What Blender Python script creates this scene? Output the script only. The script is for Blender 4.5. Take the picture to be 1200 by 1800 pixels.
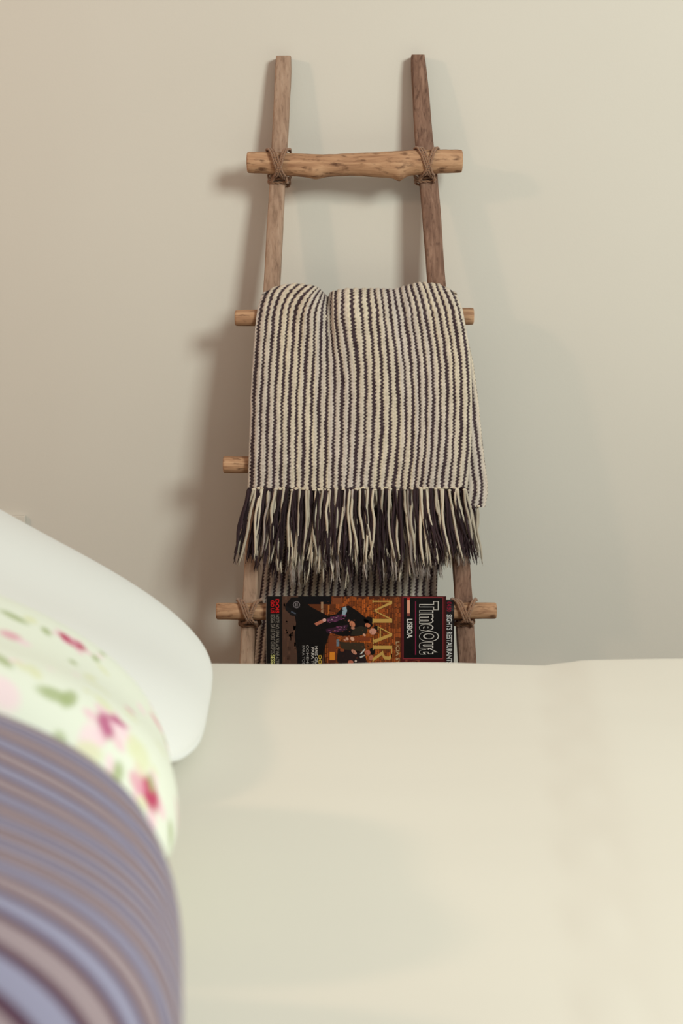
import bpy, bmesh, math, random
import numpy as np
from mathutils import Vector, noise as mnoise

random.seed(7)
rng = np.random.default_rng(7)
S = bpy.context.scene
COL = S.collection
for o in list(bpy.data.objects):
    bpy.data.objects.remove(o)

# ------------------------------------------------------------------ camera, light, exposure
F = 2500.0                         # focal length in pixels of the 1200 x 1800 frame
CZ = 0.918                         # camera height
TH = math.atan(340 / F)            # camera pitch, looking slightly down
cam_d = bpy.data.cameras.new('camera')
cam_d.lens = 50
cam_d.sensor_width = 36
cam_d.clip_start = 0.02
cam_d.dof.use_dof = True
cam_d.dof.focus_distance = 2.2
cam_d.dof.aperture_fstop = 5.6
cam = bpy.data.objects.new('camera', cam_d)
cam.location = (0, 0, CZ)
cam.rotation_euler = (math.pi / 2 - TH, 0, 0)
COL.objects.link(cam)
S.camera = cam

S.view_settings.view_transform = 'Standard'
S.view_settings.look = 'None'
S.view_settings.gamma = 1.0
S.view_settings.use_curve_mapping = False
S.view_settings.exposure = 0.10

world = bpy.data.worlds.new('world')
S.world = world
world.use_nodes = True
world.node_tree.nodes['Background'].inputs[0].default_value = (1.0, 0.85, 0.79, 1)
world.node_tree.nodes['Background'].inputs[1].default_value = 0.36


def light(name, kind, loc, target, power, color, size=None, size_y=None, radius=None):
    d = bpy.data.lights.new(name, kind)
    d.energy = power
    d.color = color
    if kind == 'AREA':
        d.shape = 'RECTANGLE'
        d.size = size
        d.size_y = size_y
    else:
        d.shadow_soft_size = radius
    o = bpy.data.objects.new(name, d)
    o.location = loc
    o.rotation_euler = (Vector(target) - Vector(loc)).to_track_quat('-Z', 'Y').to_euler()
    COL.objects.link(o)
    return o


# daylight from a window to the right behind the camera; bedside wall lamp on the left
light('window_daylight', 'AREA', (1.75, -0.35, 2.05), (0.1, 2.3, 0.9), 72, (0.915, 1.0, 0.925), 0.75, 0.85)
light('bedside_lamp', 'POINT', (-1.85, 0.98, 1.75), (0, 2.3, 1), 28, (1.0, 0.66, 0.47), radius=0.08)


# ------------------------------------------------------------------ helpers
def P(px, py, y):
    """World point at depth y that the photograph shows at pixel (px, py)."""
    u = (px - 600) / F
    v = (900 - py) / F
    dy = math.cos(TH) + v * math.sin(TH)
    dz = -math.sin(TH) + v * math.cos(TH)
    k = y / dy
    return Vector((u * k, y, CZ + dz * k))


def Pn(px, py, y):
    u = (px - 600) / F
    v = (900 - py) / F
    dy = math.cos(TH) + v * math.sin(TH)
    dz = -math.sin(TH) + v * math.cos(TH)
    k = y / dy
    return u * k, y + 0 * k, CZ + dz * k


WALL_Y = 2.35
LEAN = 0.14                        # the ladder's lean: metres away from the wall per metre of height
ZT = P(600, 100, 2.33).z
YT = WALL_Y - 0.0135               # centre plane of the rails at the top


def L(px, py, n=0.0):
    """Point on the ladder's plane, n metres in front of the rails' centre plane (numpy safe)."""
    u = (px - 600) / F
    v = (900 - py) / F
    dy = math.cos(TH) + v * math.sin(TH)
    dz = -math.sin(TH) + v * math.cos(TH)
    # y = YT + LEAN*(z-ZT) - n,  y = k*dy,  z = CZ + k*dz
    k = (YT + LEAN * (CZ - ZT) - n) / (dy - LEAN * dz)
    return u * k, k * dy, CZ + k * dz


def LV(px, py, n=0.0):
    return Vector(L(px, py, n))


def srgb(r, g, b):
    f = lambda c: (c / 255 / 12.92) if c / 255 <= 0.04045 else ((c / 255 + 0.055) / 1.055) ** 2.4
    return (f(r), f(g), f(b), 1.0)


def mesh(name, verts, faces, mat=None, parent=None, smooth=True, cols=None):
    me = bpy.data.meshes.new(name)
    if isinstance(verts, np.ndarray):
        verts = verts.tolist()
    if isinstance(faces, np.ndarray):
        faces = faces.tolist()
    me.from_pydata(verts, [], faces)
    me.update()
    if smooth:
        me.polygons.foreach_set('use_smooth', [True] * len(me.polygons))
    if cols is not None:
        a = me.color_attributes.new('col', 'FLOAT_COLOR', 'POINT')
        a.data.foreach_set('color', np.asarray(cols, dtype=np.float32).ravel())
    o = bpy.data.objects.new(name, me)
    if mat:
        me.materials.append(mat)
    COL.objects.link(o)
    if parent:
        o.parent = parent
    return o


def empty(name, label, cat, loc, group=None):
    o = bpy.data.objects.new(name, None)
    o.empty_display_size = 0.05
    o.location = loc
    o['label'] = label
    o['category'] = cat
    if group:
        o['group'] = group
    COL.objects.link(o)
    return o


def adopt(child, parent):
    """Parent with the child's geometry kept where it stands."""
    bpy.context.view_layer.update()
    child.parent = parent
    child.matrix_parent_inverse = parent.matrix_world.inverted()
    return child


def grid_faces(nr, nc, close=False):
    r = np.arange(nr - 1)[:, None]
    c = np.arange(nc if close else nc - 1)[None, :]
    c2 = (c + 1) % nc
    a = r * nc + c
    b = r * nc + c2
    d = (r + 1) * nc + c
    e = (r + 1) * nc + c2
    return np.stack([a, b, e, d], -1).reshape(-1, 4)


class MB:
    def __init__(self):
        self.v, self.f, self.c = [], [], []

    def add(self, vs, fs, col=None):
        b = len(self.v)
        self.v += [tuple(x) for x in vs]
        self.f += [tuple(b + i for i in f) for f in fs]
        if col is not None:
            self.c += [col] * len(vs)

    def tube(self, pts, radii, sides=6, col=None, closed=False, caps=True):
        n = len(pts)
        vs, fs = [], []
        prev = None
        for i, p in enumerate(pts):
            if closed:
                t = pts[(i + 1) % n] - pts[i - 1]
            else:
                t = pts[min(i + 1, n - 1)] - pts[max(i - 1, 0)]
            t = t.normalized()
            if prev is None:
                ref = Vector((0, 0, 1)) if abs(t.z) < 0.9 else Vector((1, 0, 0))
                a = t.cross(ref).normalized()
            else:
                a = (prev - t * prev.dot(t)).normalized()
            prev = a
            b = t.cross(a)
            r = radii[i] if hasattr(radii, '__len__') else radii
            for k in range(sides):
                an = 2 * math.pi * k / sides
                vs.append(p + (a * math.cos(an) + b * math.sin(an)) * r)
        for i in range(n if closed else n - 1):
            j = (i + 1) % n
            for k in range(sides):
                k2 = (k + 1) % sides
                fs.append((i * sides + k, i * sides + k2, j * sides + k2, j * sides + k))
        if caps and not closed:
            fs.append(tuple(range(sides))[::-1])
            fs.append(tuple((n - 1) * sides + k for k in range(sides)))
        self.add(vs, fs, col)

    def blob(self, c, rx, ry, rz, col=None, seg=6, rings=4):
        vs = [c + Vector((0, 0, rz))]
        for i in range(1, rings):
            th = math.pi * i / rings
            for k in range(seg):
                an = 2 * math.pi * k / seg
                vs.append(c + Vector((rx * math.sin(th) * math.cos(an), ry * math.sin(th) * math.sin(an), rz * math.cos(th))))
        vs.append(c - Vector((0, 0, rz)))
        fs = [(0, 1 + k, 1 + (k + 1) % seg) for k in range(seg)]
        for i in range(rings - 2):
            for k in range(seg):
                a = 1 + i * seg + k
                b = 1 + i * seg + (k + 1) % seg
                fs.append((a, a + seg, b + seg, b))
        m = 1 + (rings - 2) * seg
        fs += [(m + k, len(vs) - 1, m + (k + 1) % seg) for k in range(seg)]
        self.add(vs, fs, col)

    def build(self, name, mat, parent=None, smooth=True):
        return mesh(name, self.v, self.f, mat, parent, smooth, self.c if self.c else None)


def box_mesh(name, lo, hi, mat, parent=None, bevel=0.0):
    bm = bmesh.new()
    bmesh.ops.create_cube(bm, size=1)
    for v in bm.verts:
        v.co = Vector([lo[i] + (v.co[i] + 0.5) * (hi[i] - lo[i]) for i in range(3)])
    if bevel:
        bmesh.ops.bevel(bm, geom=bm.edges[:] , offset=bevel, segments=3, affect='EDGES', profile=0.6)
    me = bpy.data.meshes.new(name)
    bm.to_mesh(me)
    bm.free()
    me.materials.append(mat)
    if bevel:
        me.polygons.foreach_set('use_smooth', [True] * len(me.polygons))
    o = bpy.data.objects.new(name, me)
    COL.objects.link(o)
    if parent:
        o.parent = parent
    return o


def catmull(pts, per=6, closed=False):
    out = []
    n = len(pts)
    rng_ = range(n) if closed else range(n - 1)
    for i in rng_:
        if closed:
            p0, p1, p2, p3 = pts[i - 1], pts[i], pts[(i + 1) % n], pts[(i + 2) % n]
        else:
            p0, p1, p2, p3 = pts[max(i - 1, 0)], pts[i], pts[i + 1], pts[min(i + 2, n - 1)]
        for k in range(per):
            t = k / per
            out.append(0.5 * ((2 * p1) + (p2 - p0) * t + (2 * p0 - 5 * p1 + 4 * p2 - p3) * t * t + (3 * p1 - p0 - 3 * p2 + p3) * t ** 3))
    if not closed:
        out.append(pts[-1])
    return out


def interp(x, table):
    xs = [t[0] for t in table]
    return np.interp(x, xs, [t[1] for t in table])


def smooth01(x):
    x = np.clip(x, 0, 1)
    return x * x * (3 - 2 * x)


# ------------------------------------------------------------------ materials
def new_mat(name):
    m = bpy.data.materials.new(name)
    m.use_nodes = True
    nt = m.node_tree
    b = nt.nodes['Principled BSDF']
    return m, nt, b


def N(nt, typ, **kw):
    n = nt.nodes.new(typ)
    for k, v in kw.items():
        setattr(n, k, v)
    return n


def fabric_mat(name, color, rough=0.9, weave=900.0, bump=0.12, vary=0.05, sheen=0.2, stretch=(1, 1, 1), attr=False):
    m, nt, b = new_mat(name)
    tc = N(nt, 'ShaderNodeTexCoord')
    mp = N(nt, 'ShaderNodeMapping')
    mp.inputs['Scale'].default_value = stretch
    nt.links.new(tc.outputs['Object'], mp.inputs['Vector'])
    n1 = N(nt, 'ShaderNodeTexNoise')
    n1.inputs['Scale'].default_value = weave
    n1.inputs['Detail'].default_value = 3
    nt.links.new(mp.outputs[0], n1.inputs['Vector'])
    n2 = N(nt, 'ShaderNodeTexNoise')
    n2.inputs['Scale'].default_value = 9
    nt.links.new(mp.outputs[0], n2.inputs['Vector'])
    hsv = N(nt, 'ShaderNodeHueSaturation')
    mr = N(nt, 'ShaderNodeMapRange')
    mr.inputs['To Min'].default_value = 1 - vary
    mr.inputs['To Max'].default_value = 1 + vary
    nt.links.new(n2.outputs['Fac'], mr.inputs['Value'])
    nt.links.new(mr.outputs[0], hsv.inputs['Value'])
    if attr:
        at = N(nt, 'ShaderNodeAttribute', attribute_name='col')
        nt.links.new(at.outputs['Color'], hsv.inputs['Color'])
    else:
        hsv.inputs['Color'].default_value = color
    nt.links.new(hsv.outputs[0], b.inputs['Base Color'])
    bp = N(nt, 'ShaderNodeBump')
    bp.inputs['Strength'].default_value = bump
    bp.inputs['Distance'].default_value = 0.002
    nt.links.new(n1.outputs['Fac'], bp.inputs['Height'])
    nt.links.new(bp.outputs[0], b.inputs['Normal'])
    b.inputs['Roughness'].default_value = rough
    b.inputs['Specular IOR Level'].default_value = 0.15
    b.inputs['Sheen Weight'].default_value = sheen
    return m


def wood_mat(name, c1, c2, c3, along, scale=1.0, speck=0.5, rough=0.75, knots=False):
    m, nt, b = new_mat(name)
    tc = N(nt, 'ShaderNodeTexCoord')
    mp = N(nt, 'ShaderNodeMapping')
    st = [60 * scale] * 3
    st[along] = 5 * scale
    mp.inputs['Scale'].default_value = st
    nt.links.new(tc.outputs['Object'], mp.inputs['Vector'])
    n1 = N(nt, 'ShaderNodeTexNoise')
    n1.inputs['Scale'].default_value = 1.6
    n1.inputs['Detail'].default_value = 7
    n1.inputs['Roughness'].default_value = 0.62
    n1.inputs['Distortion'].default_value = 0.7
    nt.links.new(mp.outputs[0], n1.inputs['Vector'])
    cr = N(nt, 'ShaderNodeValToRGB')
    cr.color_ramp.elements[0].position = 0.28
    cr.color_ramp.elements[0].color = c1
    cr.color_ramp.elements[1].position = 0.72
    cr.color_ramp.elements[1].color = c3
    e = cr.color_ramp.elements.new(0.5)
    e.color = c2
    nt.links.new(n1.outputs['Fac'], cr.inputs['Fac'])
    # dark weathered specks
    mp2 = N(nt, 'ShaderNodeMapping')
    st2 = [170 * scale] * 3
    st2[along] = 55 * scale
    mp2.inputs['Scale'].default_value = st2
    nt.links.new(tc.outputs['Object'], mp2.inputs['Vector'])
    n2 = N(nt, 'ShaderNodeTexNoise')
    n2.inputs['Scale'].default_value = 1.0
    n2.inputs['Detail'].default_value = 4
    nt.links.new(mp2.outputs[0], n2.inputs['Vector'])
    mr = N(nt, 'ShaderNodeMapRange')
    mr.inputs['From Min'].default_value = 0.54
    mr.inputs['From Max'].default_value = 0.74
    mr.inputs['To Max'].default_value = speck
    nt.links.new(n2.outputs['Fac'], mr.inputs['Value'])
    mx = N(nt, 'ShaderNodeMix', data_type='RGBA')
    nt.links.new(mr.outputs[0], mx.inputs['Factor'])
    nt.links.new(cr.outputs['Color'], mx.inputs['A'])
    mx.inputs['B'].default_value = (c1[0] * 0.42, c1[1] * 0.36, c1[2] * 0.34, 1)
    last = mx.outputs['Result']
    if knots:
        vo = N(nt, 'ShaderNodeTexVoronoi')
        vo.inputs['Scale'].default_value = 26
        nt.links.new(tc.outputs['Object'], vo.inputs['Vector'])
        kr = N(nt, 'ShaderNodeMapRange')
        kr.inputs['From Min'].default_value = 0.05
        kr.inputs['From Max'].default_value = 0.16
        kr.inputs['To Min'].default_value = 0.75
        kr.inputs['To Max'].default_value = 0
        nt.links.new(vo.outputs['Distance'], kr.inputs['Value'])
        mk = N(nt, 'ShaderNodeMix', data_type='RGBA')
        nt.links.new(kr.outputs[0], mk.inputs['Factor'])
        nt.links.new(last, mk.inputs['A'])
        mk.inputs['B'].default_value = (c1[0] * 0.5, c1[1] * 0.42, c1[2] * 0.4, 1)
        last = mk.outputs['Result']
    nt.links.new(last, b.inputs['Base Color'])
    bp = N(nt, 'ShaderNodeBump')
    bp.inputs['Strength'].default_value = 0.35
    bp.inputs['Distance'].default_value = 0.001
    nt.links.new(n1.outputs['Fac'], bp.inputs['Height'])
    nt.links.new(bp.outputs[0], b.inputs['Normal'])
    b.inputs['Roughness'].default_value = rough
    b.inputs['Specular IOR Level'].default_value = 0.25
    return m


def plain_mat(name, color, rough=0.6, spec=0.3):
    m, nt, b = new_mat(name)
    n1 = N(nt, 'ShaderNodeTexNoise')
    n1.inputs['Scale'].default_value = 60
    mr = N(nt, 'ShaderNodeMapRange')
    mr.inputs['To Min'].default_value = 0.94
    mr.inputs['To Max'].default_value = 1.06
    nt.links.new(n1.outputs['Fac'], mr.inputs['Value'])
    hsv = N(nt, 'ShaderNodeHueSaturation')
    hsv.inputs['Color'].default_value = color
    nt.links.new(mr.outputs[0], hsv.inputs['Value'])
    nt.links.new(hsv.outputs[0], b.inputs['Base Color'])
    b.inputs['Roughness'].default_value = rough
    b.inputs['Specular IOR Level'].default_value = spec
    return m


def print_mat(name, rough=0.38):
    m, nt, b = new_mat(name)
    at = N(nt, 'ShaderNodeAttribute', attribute_name='col')
    nt.links.new(at.outputs['Color'], b.inputs['Base Color'])
    b.inputs['Roughness'].default_value = rough
    b.inputs['Specular IOR Level'].default_value = 0.25
    return m


def wall_mat():
    m, nt, b = new_mat('painted_plaster')
    tc = N(nt, 'ShaderNodeTexCoord')
    n1 = N(nt, 'ShaderNodeTexNoise')
    n1.inputs['Scale'].default_value = 220
    n1.inputs['Detail'].default_value = 4
    n2 = N(nt, 'ShaderNodeTexNoise')
    n2.inputs['Scale'].default_value = 2.2
    n2.inputs['Detail'].default_value = 3
    nt.links.new(tc.outputs['Object'], n1.inputs['Vector'])
    nt.links.new(tc.outputs['Object'], n2.inputs['Vector'])
    cr = N(nt, 'ShaderNodeValToRGB')
    cr.color_ramp.elements[0].position = 0.3
    cr.color_ramp.elements[1].position = 0.7
    cr.color_ramp.elements[0].color = (0.600, 0.565, 0.503, 1)
    cr.color_ramp.elements[1].color = (0.622, 0.588, 0.526, 1)
    nt.links.new(n2.outputs['Fac'], cr.inputs['Fac'])
    nt.links.new(cr.outputs[0], b.inputs['Base Color'])
    bp = N(nt, 'ShaderNodeBump')
    bp.inputs['Strength'].default_value = 0.06
    bp.inputs['Distance'].default_value = 0.002
    nt.links.new(n1.outputs['Fac'], bp.inputs['Height'])
    nt.links.new(bp.outputs[0], b.inputs['Normal'])
    b.inputs['Roughness'].default_value = 0.8
    b.inputs['Specular IOR Level'].default_value = 0.15
    return m


M_wall = wall_mat()
M_floor = wood_mat('floor_boards', srgb(110, 80, 55), srgb(135, 100, 70), srgb(150, 115, 85), 0, 0.3, 0.2, 0.5)
M_rail_l = wood_mat('weathered_rail_wood', srgb(130, 104, 86), srgb(158, 130, 110), srgb(174, 148, 128), 2, 1.3, 0.45)
M_rail_r = wood_mat('dark_rail_wood', srgb(92, 66, 54), srgb(122, 92, 76), srgb(148, 116, 98), 2, 1.5, 0.7)
M_rung = wood_mat('driftwood', srgb(128, 90, 66), srgb(174, 134, 102), srgb(196, 158, 124), 0, 1.1, 0.9, knots=True)
M_rung_end = wood_mat('sawn_end_wood', srgb(170, 130, 95), srgb(190, 155, 118), srgb(205, 172, 136), 1, 1.6, 0.4)
M_rope = fabric_mat('jute_twine', srgb(150, 112, 86), 0.9, 1400, 0.6, 0.18, 0.3)
M_yarn = fabric_mat('wool_yarn', None, 0.95, 1500, 0.35, 0.10, 0.08, attr=True)
M_sheet = fabric_mat('cream_cotton', (0.735, 0.705, 0.62, 1), 0.85, 260, 0.05, 0.02, 0.1, (0.25, 1, 1))
M_mattress = fabric_mat('mattress_ticking', srgb(225, 220, 208), 0.85, 500, 0.1)
M_bedwood = wood_mat('bed_frame_wood', srgb(120, 88, 62), srgb(150, 112, 80), srgb(168, 130, 96), 0, 0.4, 0.2)
M_cotton_white = fabric_mat('white_pillow_cotton', None, 0.85, 700, 0.06, 0.015, 0.1, attr=True)
M_print_cotton = fabric_mat('printed_pillow_cotton', None, 0.85, 700, 0.06, 0.02, 0.1, attr=True)
M_mauve = fabric_mat('mauve_ribbed_cloth', None, 0.8, 900, 0.1, 0.04, 0.15, attr=True)
M_plastic = plain_mat('socket_plastic', (0.61, 0.57, 0.50, 1), 0.4)
M_hole = plain_mat('socket_hole', srgb(40, 38, 36), 0.6)
M_paper = plain_mat('page_paper', srgb(205, 198, 186), 0.7)
M_gloss_black = plain_mat('glossy_black_cover', srgb(20, 16, 18), 0.35)
M_print = print_mat('offset_print')
M_ink = {}


def ink(rgb):
    if rgb not in M_ink:
        M_ink[rgb] = plain_mat('ink_%d_%d_%d' % rgb, srgb(*rgb), 0.4, 0.2)
    return M_ink[rgb]


# ------------------------------------------------------------------ the setting
def struct(o):
    o['kind'] = 'structure'
    return o


struct(box_mesh('floor', (-2.3, -1.2, -0.05), (2.6, 2.42, 0.0), M_floor))
struct(box_mesh('wall_back', (-2.35, WALL_Y, 0.0), (2.6, WALL_Y + 0.1, 2.6), M_wall))
struct(box_mesh('wall_left', (-2.35, -1.2, 0.0), (-2.25, WALL_Y, 2.6), M_wall))
struct(box_mesh('baseboard_back', (-2.25, WALL_Y - 0.012, 0.0), (2.6, WALL_Y, 0.07), M_plastic, None, 0.003))

# wall socket, mostly hidden behind the white pillow
c = P(46, 906, WALL_Y)
sk = empty('wall_socket', 'flat wall socket plate flush on the wall, just showing above the white pillow', 'socket', (c.x - 0.04, WALL_Y, c.z - 0.04))
adopt(box_mesh('plate', (c.x - 0.08, WALL_Y - 0.009, c.z - 0.08), (c.x, WALL_Y - 0.0005, c.z), M_plastic, None, 0.0015), sk)
mb = MB()
cc = Vector((c.x - 0.04, WALL_Y - 0.0085, c.z - 0.04))
ring = [cc + Vector((0.021 * math.cos(a), 0, 0.021 * math.sin(a))) for a in np.linspace(0, 2 * math.pi, 24, endpoint=False)]
mb.tube(ring, 0.0014, 6, closed=True)
adopt(mb.build('outlet_rim', M_plastic), sk)
mb = MB()
for dx in (-0.0095, 0.0095):
    mb.tube([cc + Vector((dx, -0.0008, 0)), cc + Vector((dx, 0.001, 0))], 0.0025, 10)
adopt(mb.build('pin_holes', M_hole), sk)

# ------------------------------------------------------------------ bed
BED_Z = 0.50
BX0, BX1, BY0, BY1 = -0.74, 1.45, 0.36, 1.735
bed = empty('bed', 'low wooden bed with a thick mattress under the cream sheet', 'bed', (0.35, 1.05, 0))
adopt(box_mesh('mattress', (BX0, BY0 + 0.02, 0.27), (BX1 - 0.02, BY1 - 0.02, BED_Z - 0.012), M_mattress, None, 0.045), bed)
adopt(box_mesh('bed_base', (BX0, BY0 + 0.015, 0.14), (BX1 - 0.01, BY1 - 0.015, 0.268), M_bedwood, None, 0.008), bed)
adopt(box_mesh('headboard', (BX0 - 0.045, BY0, 0.0), (BX0 - 0.004, BY1, 0.95), M_bedwood, None, 0.01), bed)
for lx in (BX0 + 0.05, BX1 - 0.12):
    for ly in (BY0 + 0.06, BY1 - 0.12):
        adopt(box_mesh('leg', (lx, ly, 0), (lx + 0.06, ly + 0.06, 0.139), M_bedwood, None, 0.004), bed)


def bed_height(x, y):
    z = BED_Z + 0.0 * x
    # the doubled cover on the right: a soft raised step whose edge runs towards the camera
    line = 0.165 + (0.262 - 0.165) * (y - 0.85) / 0.86
    d = x - line
    z = z + 0.0075 * smooth01((d + 0.012) / 0.055) * (0.35 + 0.65 * smooth01((y - 0.9) / 0.8))
    z = z + 0.0026 * np.exp(-(d / 0.005) ** 2)
    z = z + 0.0018 * np.sin(x * 9 + 1.3) * np.sin(y * 4 + .5) + 0.0012 * np.sin(x * 21 + y * 7)
    return z


# bed sheet: one cloth over the top and down the two long sides and the foot
rows = []
nx = 150
xs = np.linspace(BX0 + 0.005, BX1 + 0.004, nx)
ys = []
R = 0.045
for t in np.linspace(0.16, BED_Z - R, 8):
    ys.append(('n', t))
for a in np.linspace(0, math.pi / 2, 9)[1:]:
    ys.append(('na', a))
for y in np.linspace(BY0 + R, BY1 - R, 120)[1:-1]:
    ys.append(('t', y))
for a in np.linspace(math.pi / 2, 0, 12):
    ys.append(('fa', a))
for t in np.linspace(BED_Z - R, 0.16, 8)[1:]:
    ys.append(('f', t))
V = np.zeros((len(ys), nx, 3))
for i, (k, t) in enumerate(ys):
    V[i, :, 0] = xs
    if k == 't':
        V[i, :, 1] = t
        V[i, :, 2] = bed_height(xs, t)
    else:
        near = k[0] == 'n'
        yc = BY0 + R if near else BY1 - R
        sgn = -1 if near else 1
        top = bed_height(xs, yc) - BED_Z
        if k in ('na', 'fa'):
            V[i, :, 1] = yc + sgn * R * math.cos(t)
            V[i, :, 2] = BED_Z - R + R * math.sin(t) + top * math.sin(t)
        else:
            wav = 0.004 * np.sin(xs * 14 + 2) * (BED_Z - t)
            V[i, :, 1] = yc + sgn * (R + 0.002 + np.abs(wav))
            V[i, :, 2] = t
sheet = mesh('bed_sheet', V.reshape(-1, 3), grid_faces(len(ys), nx), M_sheet)
so = sheet.modifiers.new('thickness', 'SOLIDIFY')
so.thickness = 0.003
so.offset = -1
sheet['label'] = 'smooth cream sheet spread over the bed, raised fold on its right side'
sheet['category'] = 'bed sheet'


# ------------------------------------------------------------------ pillows
def pillow(name, label, cy, la, lb, T, tip, lean, mat, colfun, p=3.0, pa=5.0, q=0.5, under=0.8, na=150, nb=110, relief=None, pinch=0.25, yaw=0.0):
    """A stuffed cushion, long side la along the bed's width, leaning back from its lower edge."""
    a = np.linspace(-1, 1, na)[:, None]
    b = np.linspace(-1, 1, nb)[None, :]
    # denser near the edges
    a = np.sin(a * math.pi / 2) * 0.55 + a * 0.45
    b = np.sin(b * math.pi / 2) * 0.55 + b * 0.45
    prof = ((1 - np.abs(a) ** pa) * (1 - np.abs(b) ** p)) ** q
    ex = np.array([0.0, 1.0, 0.0])
    eb = np.array([-math.cos(lean), 0.0, math.sin(lean)])
    en = np.array([math.sin(lean), 0.0, math.cos(lean)])
    ey = np.array([math.sin(yaw), math.cos(yaw), 0.0])
    A = a * np.sqrt(1 - pinch * b ** 4) * la / 2
    B = b * np.sqrt(1 - pinch * a ** 4) * lb / 2 + lb / 2
    org = np.array([tip[0], cy, tip[1]])
    wr = 0.004 * np.sin(a * 5 + b * 3) * prof
    mid = org + A[..., None] * ey + B[..., None] * eb
    h = T * prof + wr
    if relief is not None:
        h = h + relief(A, B) * np.minimum(1, prof * 4)
    top = mid + h[..., None] * en
    bot = mid - (T * under * prof)[..., None] * en
    bot[..., 2] = np.maximum(bot[..., 2], np.minimum(mid[..., 2], BED_Z + 0.006))
    top[..., 2] = np.maximum(top[..., 2], BED_Z + 0.006)
    verts = np.concatenate([top.reshape(-1, 3), bot.reshape(-1, 3)])
    f1 = grid_faces(na, nb)
    f2 = grid_faces(na, nb)[:, ::-1] + na * nb
    # stitch the rim
    idx = np.arange(na * nb).reshape(na, nb)
    rim = np.concatenate([idx[0, :], idx[1:, -1], idx[-1, -2::-1], idx[-2:0:-1, 0]])
    r2 = np.roll(rim, -1)
    f3 = np.stack([rim, r2, r2 + na * nb, rim + na * nb], -1)
    cols = colfun(top, A, B)
    cols = np.concatenate([cols.reshape(-1, 4), cols.reshape(-1, 4)])
    o = mesh(name, verts, np.concatenate([f1, f2, f3]), mat, None, True, cols)
    bm = bmesh.new()
    bm.from_mesh(o.data)
    bmesh.ops.recalc_face_normals(bm, faces=bm.faces)
    bm.to_mesh(o.data)
    bm.free()
    o['label'] = label
    o['category'] = 'pillow'
    return o


def px_of(P3):
    """Pixel the photograph shows a world point at; lays the printed flowers out on the cloth."""
    x, y, z = P3[..., 0], P3[..., 1], P3[..., 2] - CZ
    d = y * math.cos(TH) - z * math.sin(TH)
    up = y * math.sin(TH) + z * math.cos(TH)
    return 600 + F * x / d, 900 - F * up / d


def mixc(c, col, m):
    m = m[..., None]
    return c * (1 - m) + np.array(col) * m


def col_white(P3, A, B):
    c = np.zeros(P3.shape[:2] + (4,)) + np.array(srgb(228, 227, 220))
    s = 0.5 + 0.5 * np.sin(A * 2 * math.pi / 0.0075)
    c = mixc(c, srgb(208, 214, 218), 0.55 * s)
    return c


def blob_mask(A, B, ca, cb, ra, rb, rot=0.0):
    da, db = A - ca, B - cb
    cr, sr = math.cos(rot), math.sin(rot)
    u, v = (da * cr + db * sr) / ra, (-da * sr + db * cr) / rb
    return np.clip(1.35 - (u * u + v * v), 0, 1)


FLOWERS = []


def col_floral(P3, A, B):
    c = np.zeros(P3.shape[:2] + (4,)) + np.array(srgb(219, 223, 208))
    pxs, pys = px_of(P3)
    r = random.Random(11)

    def at(px, py):
        # cloth coordinates of a spot on the visible side of the cushion
        vis = (pxs - px) ** 2 + (pys - py) ** 2 + np.where(A > -0.03 * 0 + 0.05, 4000, 0)
        k = np.argmin(vis)
        return A.ravel()[k] if A.size == vis.size else np.broadcast_to(A, vis.shape).ravel()[k], np.broadcast_to(B, vis.shape).ravel()[k]

    spots = [(20, 1118, 'p', 1.2), (135, 1128, 'r', 1.0), (118, 1112, 'r', .8), (185, 1272, 'm', 1.2), (205, 1268, 'm', .8), (262, 1392, 'r', 1.1), (240, 1375, 'p', .8),
             (228, 1248, 'p', .8), (290, 1262, 'p', 1.0), (312, 1330, 'p', .9), (312, 1440, 'p', .7), (5, 1215, 'q', 1.6), (40, 1130, 'q', 1.0), (160, 1300, 'q', 1.3), (215, 1290, 'q', .9),
             (95, 1220, 'g', 1.2), (120, 1225, 'g', 1.0), (100, 1318, 'g', 1.0), (82, 1110, 'g', .7), (25, 1085, 'g', 1.0), (5, 1160, 'g', .9), (180, 1235, 'y', .9), (250, 1330, 'y', 1.3),
             (60, 1180, 'y', 1.1), (200, 1365, 'g', .9), (235, 1310, 'y', 1.0), (160, 1190, 'y', .9), (300, 1300, 'g', .6), (55, 1090, 'y', .9), (180, 1145, 'g', .6), (265, 1375, 'g', .5)]
    tone = {'p': (srgb(214, 150, 168), .8), 'r': (srgb(178, 70, 98), 1.0), 'm': (srgb(178, 92, 130), .95), 'q': (srgb(232, 205, 212), .8), 'g': (srgb(158, 170, 122), .85), 'y': (srgb(212, 214, 176), .8)}
    items = [at(x, y) + (k, s) for x, y, k, s in spots]
    for _ in range(120):
        items.append((r.uniform(-.2, .2), r.uniform(0.0, .42), r.choice('qqyyyygg'), r.uniform(.4, .9)))
    vis_b = max(i[1] for i in items[:len(spots)])
    for n, (ca, cb, k, s) in enumerate(items):
        col, st = tone[k]
        rad = 0.0088 * s
        if k in 'rm':
            for j in range(5):
                an = j * 1.257 + n
                c = mixc(c, srgb(226, 182, 196), 0.7 * blob_mask(A, B, ca + rad * 1.1 * math.cos(an), cb + rad * 1.1 * math.sin(an), rad * .7, rad * .5, an))
        c = mixc(c, col, st * blob_mask(A, B, ca, cb, rad * r.uniform(.9, 1.5), rad * r.uniform(.6, .9), r.uniform(0, 3.1)))
    return c


RIB = 0.0150


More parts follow.
